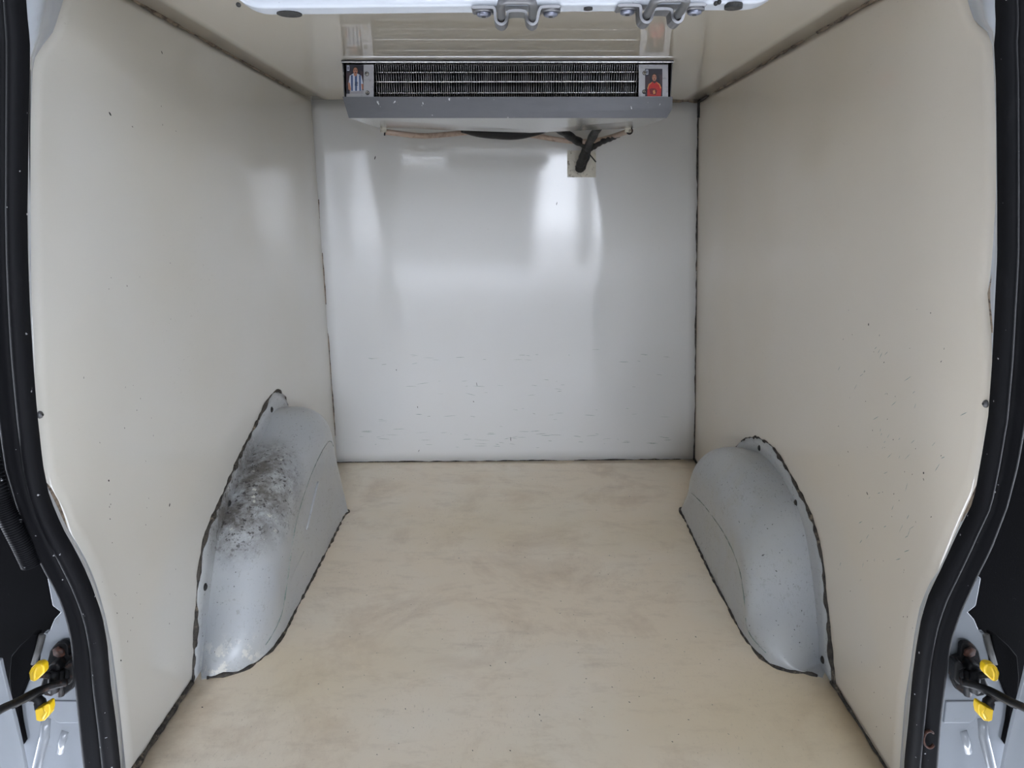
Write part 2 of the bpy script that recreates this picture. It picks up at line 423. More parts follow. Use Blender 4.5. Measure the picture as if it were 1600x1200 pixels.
tag(bead('trim_12', [cl(1, 2.25, .003), cl(1, 2.36, .003) - Vector((0, 0, .004)), cl(1, 2.36, 0) - Vector((0, 0, .05))], .0045, M['chip'], None, jit=.5, seed=77),
    'black blob of sealant in upper right back corner', 'sealant', kind='structure')

# ---------------------------------------------------------------- door opening frame
def res(tab, ys): return [lerp_at(sorted((y, x) for x, y in tab), y) for y in ys]
YS = [-110 + i * 20 for i in range(76)]
SEAL_Y = .82
L_IN = [(36,-110),(41,0),(43,25),(44,40),(47,60),(47,100),(45,200),(43,330),(44,400),(47,483),(52,567),(58,642),(67,725),(77,775),(98,825),(117,858),(137,898),(147,925),(160,962),(168,1008),(173,1067),(182,1133),(189,1200),(200,1400)]
L_OUT = [(-30,-110),(-22,0),(-20,200),(-18,400),(-12,540),(0,650),(12,730),(30,790),(52,850),(72,890),(91,922),(104,957),(113,995),(117,1040),(121,1083),(127,1147),(133,1200),(146,1400)]
R_IN = [(1562,-110),(1554,0),(1556,40),(1553,70),(1556,130),(1558,300),(1558,400),(1554,483),(1550,567),(1544,650),(1533,717),(1521,783),(1496,833),(1467,896),(1452,925),(1440,963),(1432,1008),(1425,1061),(1420,1120),(1413,1187),(1406,1400)]
R_OUT = [(1625,-110),(1621,0),(1623,200),(1622,400),(1612,560),(1601,650),(1588,725),(1571,790),(1546,857),(1531,885),(1515,920),(1499,955),(1485,995),(1479,1029),(1475,1067),(1468,1120),(1463,1195),(1455,1400)]
def seal_and_strip(side, tin, tout, edge, gu):
    xi = res(tin, YS); xo = res(tout, YS); xe = res(edge, YS)
    # painted return strip from panel edge to seal
    rows = []
    for y, a, e in zip(YS, xi, xe):
        pe = atW(e, y, side, -.003); pe = pe + (pe - Vector((0, 0, CZ))).normalized() * 0.0
        ps = atY(a - side * (-6), y, SEAL_Y + .006)
        rows.append([pe + Vector((side * .0, .02, 0)), pe, pe.lerp(ps, .5), ps, ps + Vector((side * .012, .004, 0))])
    v, f = loft(rows)
    fr = obj('trim_%d' % (13 if side < 0 else 14), v, f, M['paint'])
    tag(fr, 'white painted edge of the rear opening beside the %s panel' % ('left' if side < 0 else 'right'), 'door frame', kind='structure')
    root = empty('door_seal', atY(xi[60], YS[60], SEAL_Y))
    tag(root, 'thick black rubber door seal on the %s side of the opening%s' % (('left', '') if side < 0 else ('right', ', with rust ring')), 'seal')
    def lobe(u0, u1, h, name, mid=0):
        rr = []
        for y, a, b in zip(YS, xi, xo):
            row = []
            for k in range(13):
                t = k / 12; th = math.pi * t; u = u0 + (u1 - u0) * (.5 - .5 * math.cos(th))
                d = h * math.sin(th) ** .8 if 0 < k < 12 else 0
                if mid: d -= mid * math.exp(-((t - .5) / .16) ** 2)
                row.append(atY(a + (b - a) * u, y, SEAL_Y - .001) + Vector((0, -d, 0)))
            rr.append(row)
        v, f = loft(rr)
        return obj(name, v, f, M['rubber'], root)
    lobe(0, gu, .018, 'seal_bulb'); lobe(gu - .03, 1.0, .012, 'seal_lip', .003)
    return root, fr
seal_l, frame_l = seal_and_strip(-1, L_IN, L_OUT, LEFT_EDGE, .42)
seal_r, frame_r = seal_and_strip(1, R_IN, R_OUT, RIGHT_EDGE, .40)
# rust ring and paint chips on the right seal
mb = MB(); ring = [atY(1452 + 9 * math.cos(a), 1155 + 13 * math.sin(a), .806) for a in [R(t) for t in range(40, 325, 15)]]
mb.tube(ring, .0028, 6, flat=.5); mb.build('rust_ring', M['rust'], seal_r)['label'] = 'rusty orange ring mark'
adopt(seal_l); adopt(seal_r)

# ---------------------------------------------------------------- roof header with holes
def header():
    root = empty('roof_header', (0, .75, 1.07))
    tag(root, 'white painted roof header bar with rounded ends across the top of the opening', 'header')
    y0 = .748; zb = atY(800, 12, y0).z
    xl = atY(355, 0, y0).x; xr = atY(1228, 0, y0).x; zt = 1.19; rad = .030
    prof = []
    prof.append((xl - .012, zt)); prof.append((xl - .004, zb + .045))
    for k in range(9):
        a = R(90 * k / 8); prof.append((xl + .034 * (1 - math.cos(a)), zb + .026 * (1 - math.sin(a))))
    for k in range(9):
        a = R(90 * (8 - k) / 8); prof.append((xr - .034 * (1 - math.cos(a)), zb + .026 * (1 - math.sin(a)) + .004))
    prof.append((xr + .004, zb + .045)); prof.append((xr + .012, zt))
    mb = MB(); mb.plate([Vector((x, y0, z)) for x, z in prof], (0, .030, 0))
    o = mb.build('header_bar', M['header'], root, bevel=.005, segs=3)
    mb = MB(); mb.box((-.56, .79, 1.15), (.53, .84, H + .03)); mb.build('roof_rail', M['paint'], root)
    for (px, py, rx) in ((452, 19, 17), (1146, 9.5, 12), (919, 11.5, 6)):
        c = atY(px, py, y0 + .016); c.z = zb + (.0035 if px > 900 else .0)
        c = atZ(px, py, zb + (.0015 if px < 800 else .003))
        mb = MB(); rxx = rx * .00072
        mb.tube([c + Vector((0, 0, .002)), c + Vector((0, 0, -.0022))], rxx, 20)
        h = mb.build('drain_hole', M['chip'], root, smooth=False); h['label'] = 'black oval hole'
    for (px, py) in ((372, 7), (1124, 3), (1119, 5)):
        mb = MB(); c = atY(px, py, y0 - .0005); mb.cyl(c, (0, 1, 0), .0022, .002, 8); mb.build('paint_chip', M['chip'], root)
    adopt(root); return root, zb, y0
hdr, HZ, HY = header()

def striker(cx, cy, lab, grp, dz=0.0):
    # S-bent strap clamping a wire loop under the header; cx,cy pixel of the bridge
    ctr = atY(cx, cy + 3, HY + .002); s = .00073
    root = empty('door_striker', ctr); tag(root, lab, 'striker')
    def W_(px, py): return Vector((ctr.x + (px - 807) * s, HY - .001, ctr.z - (py - 18) * s))
    top = [(749, 13), (752, 11.5), (774, 11.5), (778, 14), (779, 24), (781.5, 29.5), (787, 32), (792.5, 29), (795, 20), (797, 16.5), (808, 15.5), (818, 16.5), (820, 20), (822, 28), (828, 32), (833.5, 29), (836, 20), (838, 13.5), (842, 11), (861, 10.5), (864, 12)]
    c = cat([W_(*p) for p in top], 3)
    v = []; th = .0026; a = []; b = []
    for i, p in enumerate(c):
        t = (c[min(i + 1, len(c) - 1)] - c[max(i - 1, 0)]).normalized(); nrm = Vector((-t.z, 0, t.x))
        a.append(p + nrm * th * .5); b.append(p - nrm * th * .5)
    mb = MB(); mb.plate(a + b[::-1], (0, .022, 0))
    strap = obj('strap', mb.v, [f_ for f_ in mb.f if len(f_) == 4] , M['zinc'], root)
    n = len(a)
    faces = []
    for k, off in enumerate((0, 2 * n)):
        for i in range(n - 1): faces.append((off + i, off + i + 1, off + 2 * n - 2 - i, off + 2 * n - 1 - i))
    me = strap.data; bm = bmesh.new(); bm.from_mesh(me); bm.verts.ensure_lookup_table()
    for f_ in faces:
        try: bm.faces.new([bm.verts[i] for i in f_])
        except ValueError: pass
    bmesh.ops.recalc_face_normals(bm, faces=bm.faces); bm.to_mesh(me); bm.free()
    for p in me.polygons: p.use_smooth = False
    # wire loop
    r = .0040
    pl = W_(787, 22.5); pr = W_(828, 22.5)
    pts = [pl + Vector((0, .020, 0)), pl + Vector((0, -.010, 0)), pl + Vector((0, -.030, .002)), pl + Vector((.001, -.037, .0035)), pl + Vector((.006, -.041, .004)),
           pr + Vector((-.006, -.041, .004)), pr + Vector((-.001, -.037, .0035)), pr + Vector((0, -.030, .002)), pr + Vector((0, -.010, 0)), pr + Vector((0, .020, 0))]
    mb = MB(); mb.tube(pts, r, 12); mb.build('wire_loop', M['zinc'], root)
    for px in (763, 853):
        c = W_(px, 12.5) + Vector((0, .011, 0))
        mb = MB(); mb.tube([c + Vector((0, 0, .002)), c + Vector((0, 0, -.0015))], .0095, 20); wsh = mb.build('washer', M['zinc'], root)
        mb = MB(); mb.tube([c + Vector((0, 0, -.001)), c + Vector((0, 0, -.004)), c + Vector((0, 0, -.0052))], [.0070, .0070, .005], 12)
        bo = mb.build('bolt', M['bolt'], root)
        mb = MB(); mb.cyl(c + Vector((0, 0, -.0049)), (0, 0, -1), .0024, .0006, 6); so_ = mb.build('socket', M['chip'], bo)
    adopt(root)
    return root
striker(807, 18, 'zinc door striker loop under the header bar, nearer the middle', None)
striker(1034, 15, 'zinc door striker loop under the header bar, right above the red sticker', None)

# ---------------------------------------------------------------- wheel housings
def arch(side, Wp, Cp, Fp, FO, FI, screws, mat, label, bulge):
    base = Vector((wx(side, 1.55, 0), 1.55, 0))
    root = empty('wheel_housing', base); tag(root, label, 'wheel housing')
    def w_(p): return atW(p[0], p[1], side, .004) if p[0] > 20 else Vector((wx(side, p[0], p[1]) - side * .004, p[0], p[1]))
    def c_(p):
        if p[0] == 'f': q = atZ(p[1], p[2], 0); return q + Vector((0, 0, p[3]))
        if p[0] == 'x': return atX(p[1], p[2], p[3])
        return Vector(p[1:])
    def f_(p): return atZ(p[0], p[1], 0.0) if len(p) == 2 else Vector(p)
    m_ = 5
    Wc = cat([w_(p) for p in Wp], m_); Cc = cat([c_(p) for p in Cp], m_); Fc = cat([f_(p) for p in Fp], m_)
    rows = []
    for w, c, fl_ in zip(Wc, Cc, Fc):
        row = []; e = 2 / bulge
        for k in range(13):
            th = math.pi / 2 * k / 12
            a = math.sin(th) ** e if k else 0; b = math.cos(th) ** e if k < 12 else 0
            p = Vector((w.x + (c.x - w.x) * a, w.y + (c.y - w.y) * a, c.z + (w.z - c.z) * b))
            p.z = max(p.z, 0.001)
            row.append(p)
        c2 = row[-1]
        for k in range(1, 6):
            t = k / 5; q = c2.lerp(fl_, t); q.z = max(q.z, -.002) ; row.append(q)
        rows.append(row)
    v, f = loft(rows)
    dome = obj('housing', v, f, mat, root)
    # flange on the wall
    fo = cat([w_(p) for p in FO], 4); fi = cat([w_(p) for p in FI], 4)
    rows = []
    for a, b in zip(fo, fi):
        n = Vector((side, 0, 0)); b = b + (b - a).normalized() * .006
        rows.append([a + n * .004, a + n * .0008, a, a.lerp(b, .5), b])
    v, f = loft(rows); obj('flange', v, f, mat, root)
    for (px, py) in screws:
        c = atW(px, py, side, .0035)
        mb = MB(); mb.cyl(c, (-side, 0, 0), .0075, .0015, 16); mb.cyl(c, (-side, 0, 0), .0048, .0035, 12); mb.build('screw', M['chip'], root)
    # grimy sealant along the flange edge and the foot
    outer = [Vector((wx(side, a.y, a.z), a.y, a.z)) for a in fo]
    bead('sealant_bead', [p + Vector((-side * .001, 0, 0)) for p in outer], .0034, M['grime'], root, step=.006, jit=1.0, seed=side * 5 + 20)
    foot = [p for i, p in enumerate(Fc)]
    bead('sealant_bead', [Vector((p.x, p.y, .001)) for p in foot[2:-8]], .0034, M['grime'], root, step=.006, jit=.9, seed=side * 3 + 40)
    bead('scratch_line', [p + Vector((-side * .0006, 0, .0006)) for p in Cc[m_ * 3:m_ * 9]], .0007, M['green'], root, step=.006, jit=1.3, gap=-.4, seed=side * 7 + 50)['kind'] = 'stuff'
    if side < 0:
        for rib in (((497, 753), (488, 792), (479, 828)), ((474, 862), (456, 900), (449, 925), (448, 968))):
            mb = MB(); mb.tube(cat([atX(x, y, -.4905) for x, y in rib], 5), .0026, 10); mb.build('pressed_rib', mat, root)
    adopt(root); return root
archL = arch(-1,
  [(315,1058),(319,1010),(325,960),(331,905),(340,845),(358,790),(385,725),(412,680),(432,640),(1.87,.325),(1.925,.21),(1.95,.10),(1.96,.0)],
  [('f',315,1062,.001),('f',342,1057,.004),('f',380,1048,.010),('f',416,1023,.022),('x',438,965,-.487),('x',447,920,-.488),('x',463,815,-.492),('x',489,735,-.494),('x',514,690,-.498),('w',-.505,1.895,.195),('w',-.52,1.935,.12),('w',-.57,1.955,.05),('w',-.612,1.96,0)],
  [(313,1062),(342,1057),(380,1048),(418,1022),(440,996),(460,958),(490,900),(517,848),(537,808),(544,800),(-.52,1.945,0),(-.57,1.96,0),(-.612,1.965,0)],
  [(303,1074),(306,1015),(309,950),(314,885),(325,832),(346,783),(373,720),(399,668),(418,630),(428,615),(437,612),(445,619),(450,633)],
  [(315,1058),(319,1010),(325,960),(331,905),(340,845),(358,790),(385,725),(412,680),(428,645),(434,638),(440,636),(445,638),(449,642)],
  [(424,640),(358,787),(320,917)], M['arch_l'],
  'tall light grey metal wheel housing with black mould stains beside the left panel', 2.5)
archR = arch(1,
  [(1288,1060),(1281,1045),(1279,1010),(1277,975),(1273,935),(1267,885),(1257,828),(1238,775),(1201,719),(1165,703),(1.915,.15),(1.96,.06),(1.98,0)],
  [('f',1285,1059,.001),('f',1262,1053,.004),('f',1228,1048,.010),('f',1196,1034,.02),('x',1169,985,.489),('x',1163,935,.490),('x',1154,885,.494),('x',1132,835,.498),('x',1100,790,.505),('x',1078,768,.510),('w',.53,1.945,.06),('w',.58,1.97,.02),('w',.635,1.98,0)],
  [(1288,1060),(1262,1053),(1228,1048),(1196,1034),(1163,996),(1140,953),(1113,902),(1092,858),(1070,812),(1063,797),(.53,1.955,0),(.58,1.975,0),(.635,1.985,0)],
  [(1302,1072),(1298,1035),(1295,1000),(1292,968),(1288,931),(1282,873),(1270,820),(1248,770),(1214,710),(1197,692),(1179,684),(1160,688),(1143,707)],
  [(1288,1060),(1281,1045),(1279,1010),(1277,975),(1273,935),(1267,885),(1257,828),(1238,775),(1203,722),(1190,711),(1179,708),(1163,706),(1147,714)],
  [(1187,700),(1244,786),(1286,1031)], M['arch_r'],
  'lower light grey metal wheel housing beside the right panel', 2.3)

# ---------------------------------------------------------------- cooling unit
def evaporator():
    Y0 = 1.722
    root = empty('cooling_unit', (0, 1.9, 1.08)); tag(root, 'long aluminium evaporator cooling unit with black fins hung from the ceiling', 'cooler')
    A = lambda px, py, Y=Y0: atY(px, py, Y)
    xl = A(536, 120).x; xr = A(1050, 120).x; zb = A(800, 152).z; zt = H - .001
    # casing: sides, top, back
    mb = MB(); mb.box((xl, Y0, zb), (xl + .002, 2.06, zt)); mb.box((xr - .002, Y0, zb), (xr, 2.06, zt))
    mb.box((xl, 2.058, zb), (xr, 2.06, zt)); mb.build('casing', M['alu'], root, smooth=False)
    z1 = A(800, 93.5).z; z2 = A(800, 99).z
    mb = MB(); mb.box((xl - .001, Y0 - .006, z2 + .002), (xr + .001, Y0 + .02, zt)); mb.build('top_rail', M['alu'], root, smooth=False, bevel=.001)
    mb = MB(); mb.box((xl - .001, Y0 - .009, z2), (xr + .001, Y0 + .004, z2 + .0022)); mb.build('top_lip', M['bright_alu'], root, smooth=False)
    # dark inside
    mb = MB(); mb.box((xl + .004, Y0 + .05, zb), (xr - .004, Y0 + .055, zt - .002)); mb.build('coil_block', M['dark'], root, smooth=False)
    # end plates
    for (a, b, nm) in ((541, 584, 0), (998, 1044, 1)):
        mb = MB(); mb.plate([A(a, 152.5, Y0 + .003), A(b, 152.5, Y0 + .003), A(b, 101, Y0 + .003), A(a, 101, Y0 + .003)], (0, .002, 0))
        ep = mb.build('end_plate', M['plate'], root, smooth=False)
        for (px, py) in (((573.3, 115.5), (574.3, 145)) if nm == 0 else ((1007, 114), (1006.5, 143.5))):
            c = A(px, py, Y0 + .0032)
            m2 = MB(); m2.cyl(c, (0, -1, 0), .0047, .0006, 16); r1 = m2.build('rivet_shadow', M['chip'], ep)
            m2 = MB(); m2.cyl(c, (0, -1, 0), .0037, .0016, 16); m2.build('rivet', M['bright_alu'], ep)
            m2 = MB(); m2.cyl(c + Vector((0, -.0014, 0)), (0, -1, 0), .0015, .0005, 10); m2.build('rivet_hole', M['chip'], ep)
    # fins
    mb = MB(); fx0 = A(585, 120).x; fx1 = A(997, 120).x; N = 118
    for i in range(N):
        x = fx0 + (fx1 - fx0) * (i + .5) / N; lean = .0015 * math.sin(i * .7)
        z0, z3 = zb + .001, z2 - .001; ks = 6
        a = [Vector((x + lean * math.sin(3.1 * k / ks), Y0 + .006 + (.0022 if k % 2 else 0), z0 + (z3 - z0) * k / ks)) for k in range(ks + 1)]
        v = []; f = []
        for k, p in enumerate(a):
            v += [p, p + Vector((.0007, 0, 0)), p + Vector((.0007, .03, 0)), p + Vector((0, .03, 0))]
            if k:
                o_ = 4 * (k - 1)
                for q in range(4): f.append((o_ + q, o_ + (q + 1) % 4, o_ + 4 + (q + 1) % 4, o_ + 4 + q))
        mb.add(v, f)
    fo = mb.build('fins', M['fin'], root, smooth=False); tag(fo, 'close black and silver cooling fins', kind='stuff')
    for (py, r, dy) in ((113.2, .0015, .0155), (128, .0018, .0082), (145.4, .0016, .0150)):  # bright rods put in for the highlights on the fin folds
        mb = MB(); a = A(585, py, Y0 + dy); b = A(997, py - .7, Y0 + dy)
        mb.tube([a.lerp(b, k / 60) + Vector((0, 0, .0001 * math.sin(k * 1.3))) for k in range(61)], r, 8); mb.build('fold_glint_rod', M['bright_alu'], root)
    # drip tray
    T = [A(535, 152), A(1051.5, 152), A(1050, 172), A(1042, 184.5), A(545, 184.5)]
    T = [p.copy() for p in T]
    for p, dy in zip(T, (-.006, -.006, .0, .006, .006)): p.y += dy; 
    zt0 = A(545, 184.5).z
    fr = [Vector((xl - .002, Y0 - .008, zb)), Vector((xr + .002, Y0 - .008, zb)), Vector((A(1050, 170).x, Y0 - .004, A(0, 170).z)), Vector((A(1042, 184).x, Y0, zt0)), Vector((A(545, 184).x, Y0, zt0))]
    mb = MB(); mb.plate(fr, (0, .0025, 0)); mb.build('tray_front', M['alu'], root, smooth=False)
    mb = MB(); xa, xb = A(545, 184).x, A(1042, 184).x; zc = .004
    by = 2.055
    cx = (xa + xb) / 2 + .06
    pts = [Vector((xa, Y0, zt0)), Vector((cx, Y0, zt0)), Vector((xb, Y0, zt0)), Vector((xb - .005, by, zt0 + .012)), Vector((cx, by - .10, zt0 - .003)), Vector((xa + .005, by, zt0 + .012)), Vector((cx, by, zt0 - .001))]
    mb.add(pts, [(0, 1, 4), (1, 2, 4), (2, 3, 4), (3, 6, 4), (6, 5, 4), (5, 0, 4)])
    # side walls of the tray
    mb.add([pts[0], pts[5], Vector((xl, by, zb)), Vector((xl, Y0, zb))], [(0, 1, 2, 3)])
    mb.add([pts[2], pts[3], Vector((xr, by, zb)), Vector((xr, Y0, zb))], [(0, 1, 2, 3)])
    mb.add([pts[3], pts[6], pts[5], Vector((xl, by, zb)), Vector((xr, by, zb))], [(0, 1, 2, 3, 4)])
    mb.build('drip_tray', M['tray'], root, smooth=False)
    mb = MB(); mb.tube([Vector((cx - .05, by - .02, zt0 + .004)), Vector((cx - .05, by - .02, zt0 - .010))], .014, 16)
    # drain spouts at both ends
    for px in (599, 981):
        c = atY(px, 203, 2.04); mb2 = MB(); mb2.tube([c + Vector((0, 0, .012)), c + Vector((0, 0, -.006))], .0085, 14); mb2.build('drain_spout', M['white_'] if 'white_' in M else M['foam'], root)
    # stickers (flat prints)
    def sticker(x0, y0, x1, y1, kind, label):
        yy = Y0 + .0022; mats = list(PR.values()); names = list(PR.keys()); V = []; Fc = []; mi = []
        def U(a, b): return (x0 + (x1 - x0) * a, y0 + (y1 - y0) * b)
        lay = [0]
        def poly(pts, m_):
            n = len(V); lay[0] += 1
            for a, b in pts:
                px, py = U(a, b); V.append(A(px, py, yy - .00002 * lay[0]))
            Fc.append(tuple(range(n, n + len(pts)))); mi.append(names.index(m_))
        def ell(cx, cy, rx, ry, m_, n=14): poly([(cx + rx * math.cos(2 * math.pi * k / n), cy + ry * math.sin(2 * math.pi * k / n)) for k in range(n)], m_)
        poly([(0, 0), (1, 0), (1, 1), (0, 1)], 'bg')
        poly([(.0, .3), (.25, .25), (.3, .6), (0, .75)], 'haze'); poly([(.8, .2), (1, .25), (1, .6), (.85, .5)], 'haze')
        if kind == 'stripe':
            poly([(.2, 1), (.2, .88), (.95, .86), (1, .9), (1, 1)], 'grey')
            poly([(.12, .68), (.2, .38), (.42, .30), (.62, .30), (.88, .38), (.98, .66), (.86, .9), (.28, .92), (.2, .72)], 'white')
            for (a, b) in ((.27, .38), (.50, .62), (.74, .84)): poly([(a, .36), (b, .36), (b, .9), (a + .02, .9)], 'blue')
            poly([(.10, .62), (.2, .62), (.28, .84), (.22, .9), (.12, .84)], 'skin'); poly([(.86, .66), (.98, .66), (.99, .84), (.9, .86)], 'skin')
            poly([(.44, .25), (.62, .25), (.62, .36), (.53, .41), (.44, .36)], 'skin'); hx, hy = .53, .20
        else:
            poly([(.12, 1), (.14, .68), (.22, .55), (.42, .47), (.66, .47), (.86, .55), (.94, .68), (.92, 1)], 'red')
            poly([(.12, .72), (.2, .56), (.38, .48), (.40, .51), (.24, .60), (.17, .74)], 'gold'); poly([(.93, .70), (.86, .56), (.68, .48), (.67, .51), (.82, .59), (.88, .72)], 'gold')
            poly([(.24, .74), (.4, .70), (.6, .72), (.7, .80), (.62, .95), (.3, .92)], 'dred'); poly([(.44, .8), (.56, .76), (.6, .9), (.48, .92)], 'gold')
            poly([(.42, .40), (.64, .40), (.64, .48), (.54, .54), (.44, .48)], 'shade'); hx, hy = .53, .30
        ell(hx, hy - .015, .155, .135, 'hair'); ell(hx, hy + .02, .13, .12, 'skin')
        poly([(hx - .10, hy - .02), (hx - .02, hy - .02), (hx - .02, hy), (hx - .10, hy)], 'shade'); poly([(hx + .03, hy - .02), (hx + .11, hy - .02), (hx + .11, hy), (hx + .03, hy)], 'shade')
        ell(hx + .01, hy + .075, .04, .022, 'shade', 8)
        # small framed numeral in the upper left corner
        s = .02
        poly([(s + .02, .03), (s + .16, .03), (s + .16, .21), (s + .02, .21)], 'white'); poly([(s + .06, .06), (s + .12, .06), (s + .12, .18), (s + .06, .18)], 'bg')
        if kind == 'stripe':
            for dx in (0, .10):
                bx, by_, w, h = .50 + dx, .60, .075, .12; t = .022
                for (a, b, c, d) in ((0, 0, w, t), (w - t * .9, 0, w, h / 2), (0, h / 2 - t / 2, w, h / 2 + t / 2), (0, h / 2, t * .9, h), (0, h - t, w, h)):
                    poly([(bx + a, by_ + b), (bx + c, by_ + b), (bx + c, by_ + d), (bx + a, by_ + d)], 'navy')
        # backing with thickness
        n = len(V); q = [A(*U(0, 0), yy + .0002), A(*U(1, 0), yy + .0002), A(*U(1, 1), yy + .0002), A(*U(0, 1), yy + .0002)]
        V.extend(q); Fc.append((n, n + 1, n + 2, n + 3)); mi.append(0)
        me = bpy.data.meshes.new('sticker'); me.from_pydata([tuple(p) for p in V], [], Fc)
        for m_ in mats: me.materials.append(m_)
        for p, i in zip(me.polygons, mi): p.material_index = i
        o = bpy.data.objects.new('sticker', me); COL.objects.link(o); o.parent = root; o['label'] = label
    sticker(541, 101, 568, 146.5, 'stripe', 'picture sticker of a player in a blue and white striped shirt')
    sticker(1008, 107.5, 1035, 150.5, 'red', 'picture sticker of a player in a red shirt')
    adopt(root)
    return root, zt0
cooler, TRAYZ = evaporator()

# drain hose, pipe bundle and the filled hole
P = lambda px, py, Y: atY(px, py, Y)
hose = cat([P(600, 206, 2.06), P(625, 209, 2.07), P(660, 212.5, 2.10), P(700, 210, 2.14), P(740, 206, 2.18), P(790, 206, 2.22), P(840, 213, 2.25), P(870, 218, 2.26), P(905, 221.5, 2.26), P(935, 219, 2.25), P(955, 214, 2.20), P(970, 209, 2.12), P(984, 204.5, 2.05)], 5)
mb = MB(); mb.tube(hose, .0075, 10)
hz = empty('drain_hose', hose[0]); tag(hz, 'thin pinkish clear drain hose sagging under the cooling unit', 'hose'); mb.build('tube', M['hose'], hz)
for a in (0, -1):
    q = hose[a]; t = (hose[1] - hose[0]) if a == 0 else (hose[-2] - hose[-1]); t.normalize()
    mb = MB(); mb.tube([q, q + t * .004], .0098, 14); mb.build('clamp', M['tape'], hz)
adopt(hz)
bz = empty('pipe_bundle', P(800, 205, 2.2)); tag(bz, 'black taped pipe bundle running from under the cooling unit into the wall hole', 'pipe')
b1 = cat([P(722, 204, 2.12), P(745, 207, 2.15), P(775, 208.5, 2.18), P(805, 209.5, 2.2), P(835, 206, 2.21), P(862, 200, 2.2)], 5)
n1 = len(b1)
mb = MB(); mb.tube(b1, [.006 + .0105 * math.sin(math.pi * i / (n1 - 1)) for i in range(n1)], 12); mb.build('insulation', M['tape'], bz)
b2 = cat([P(862, 196, 2.12), P(880, 206, 2.18), P(900, 219, 2.25), P(916, 228, 2.28), P(912, 243, 2.31), P(907, 257, 2.345), P(906, 264, 2.362)], 5)
mb = MB(); mb.tube(b2, [.011 + .004 * (i / len(b2)) + .0012 * math.sin(i * 1.9) for i in range(len(b2))], 10); mb.build('tape_wrap', M['tape'], bz)
b3 = cat([P(936, 196, 2.10), P(928, 210, 2.17), P(920, 226, 2.26), P(916, 243, 2.32), P(909, 262, 2.362)], 5)
mb = MB(); mb.tube(b3, [.0125 + .0012 * math.sin(i * 1.3) for i in range(len(b3))], 10); mb.build('tape_wrap', M['tape'], bz)
b4 = cat([P(968, 210.5, 2.14), P(955, 216, 2.2), P(938, 222, 2.25), P(922, 231, 2.28)], 6)
mb = MB(); mb.tube(b4, [.006 + .006 * (i / len(b4)) + .0015 * math.sin(i * 2.1) for i in range(len(b4))], 10); mb.build('tape_wrap', M['tape'], bz)
mb = MB(); mb.tube([P(920, 240, 2.30), P(926, 247, 2.29), P(931, 253, 2.28)], .0022, 6); mb.build('cable_tie', M['tape'], bz)
adopt(bz)
# foam filled hole
outl = [(887, 236), (890, 234.5), (903, 235), (918, 234), (931, 235.5), (932, 250), (930.5, 262), (931.5, 275), (918, 276), (905, 277.5), (893, 276.5), (886.5, 274), (886, 255)]
mb = MB(); N_ = 10; rows = []
for i in range(N_ + 1):
    row = []
    for j in range(N_ + 1):
        px = 886.5 + 45 * i / N_; py = 235 + 42 * j / N_
        e = min(i, N_ - i, j, N_ - j)
        d = 0 if e == 0 else .004 + .005 * abs(noise.noise(Vector((i * .6, j * .6, 2))))
        cdx = (px - 908) / 12; cdy = (py - 252) / 18
        if cdx * cdx + cdy * cdy < 1: d = .001
        q = P(px + .8 * noise.noise(Vector((i, j, 0))), py + .8 * noise.noise(Vector((j, i, 4))), 2.36); q.y = Yb(q.x) - d
        row.append(q)
    rows.append(row)
v, f = loft(rows); hp = obj('hole_filler', v, f, M['foam']); tag(hp, 'rough square of off-white foam filler around the black pipe on the bulkhead', 'filler')

# ---------------------------------------------------------------- marks on the panels (thin chips, kept with their wall)
def chips(parent, side, spots, mat, name):
    mb = MB()
    for (px, py, ln, ang, w) in spots:
        if side == 'b': c = atY(px, py, 2.36); c.y = Yb(c.x) - .0006; sc = .0019; ax, ay = Vector((1, 0, 0)), Vector((0, 0, -1)); n = Vector((0, -1, 0))
        elif side == 'f': c = atZ(px, py, .0004); sc = .0013; ax, ay = Vector((1, 0, 0)), Vector((0, -1.6, 0)); n = Vector((0, 0, 1))
        else: c = atW(px, py, side, .0005); sc = .0013; ax, ay = Vector((0, -side * -1.5, 0)), Vector((0, 0, -1)); n = Vector((-side, 0, 0)); ax = Vector((0, side * -1.6, 0))
        d = (ax * math.cos(R(ang)) + ay * math.sin(R(ang))) ; pnt = d * ln * sc / 2
        q = n.cross(d).normalized() * w * sc / 2
        mb.add([c - pnt, c - pnt * .3 + q, c + pnt * .5 + q * .8, c + pnt, c + pnt * .3 - q, c - pnt * .5 - q * .7], [(0, 1, 2, 3, 4, 5)])
    o = mb.build(name, mat, parent, smooth=False, recalc=False); o['kind'] = 'stuff'; return o
rnd = random.Random(3)
cl_ = [(253,82,4,60,2.5),(172,178,5,50,3),(252,166,2,80,1.5),(254,195,3,95,1.2),(207,198,2,30,1.5),(170,751,3,60,2.5),(265,789,5,115,3),(171,792,3,90,1.2),(173,788,2,90,1.5),(172,811,2,60,1.5),(266,411,2,90,1.2),(366,637,4,90,2),(131,590,3,100,1),(275,205,2,20,1),(189,1032,3,60,2)]
for _ in range(50): cl_.append((rnd.gauss(230, 70), rnd.uniform(420, 1050), rnd.uniform(1, 2.6), rnd.uniform(60, 120), rnd.uniform(.6, 1.4)))
cl_ = [c for c in cl_ if c[0] > 60 + max(0, (c[1] - 700)) * .33 and c[0] < 300]
chips(wall_l, -1, cl_, M['chip'], 'surface_chips')
cr_ = [(1357,507,4,80,2.5),(1374,524,3,95,1),(1443,739,3,100,2.5),(1443,749,3,60,1.2),(1355,771,4,40,2),(1325,706,2,40,1.5),(1454,489,2,90,1.5),(1379,769,2,90,1)]
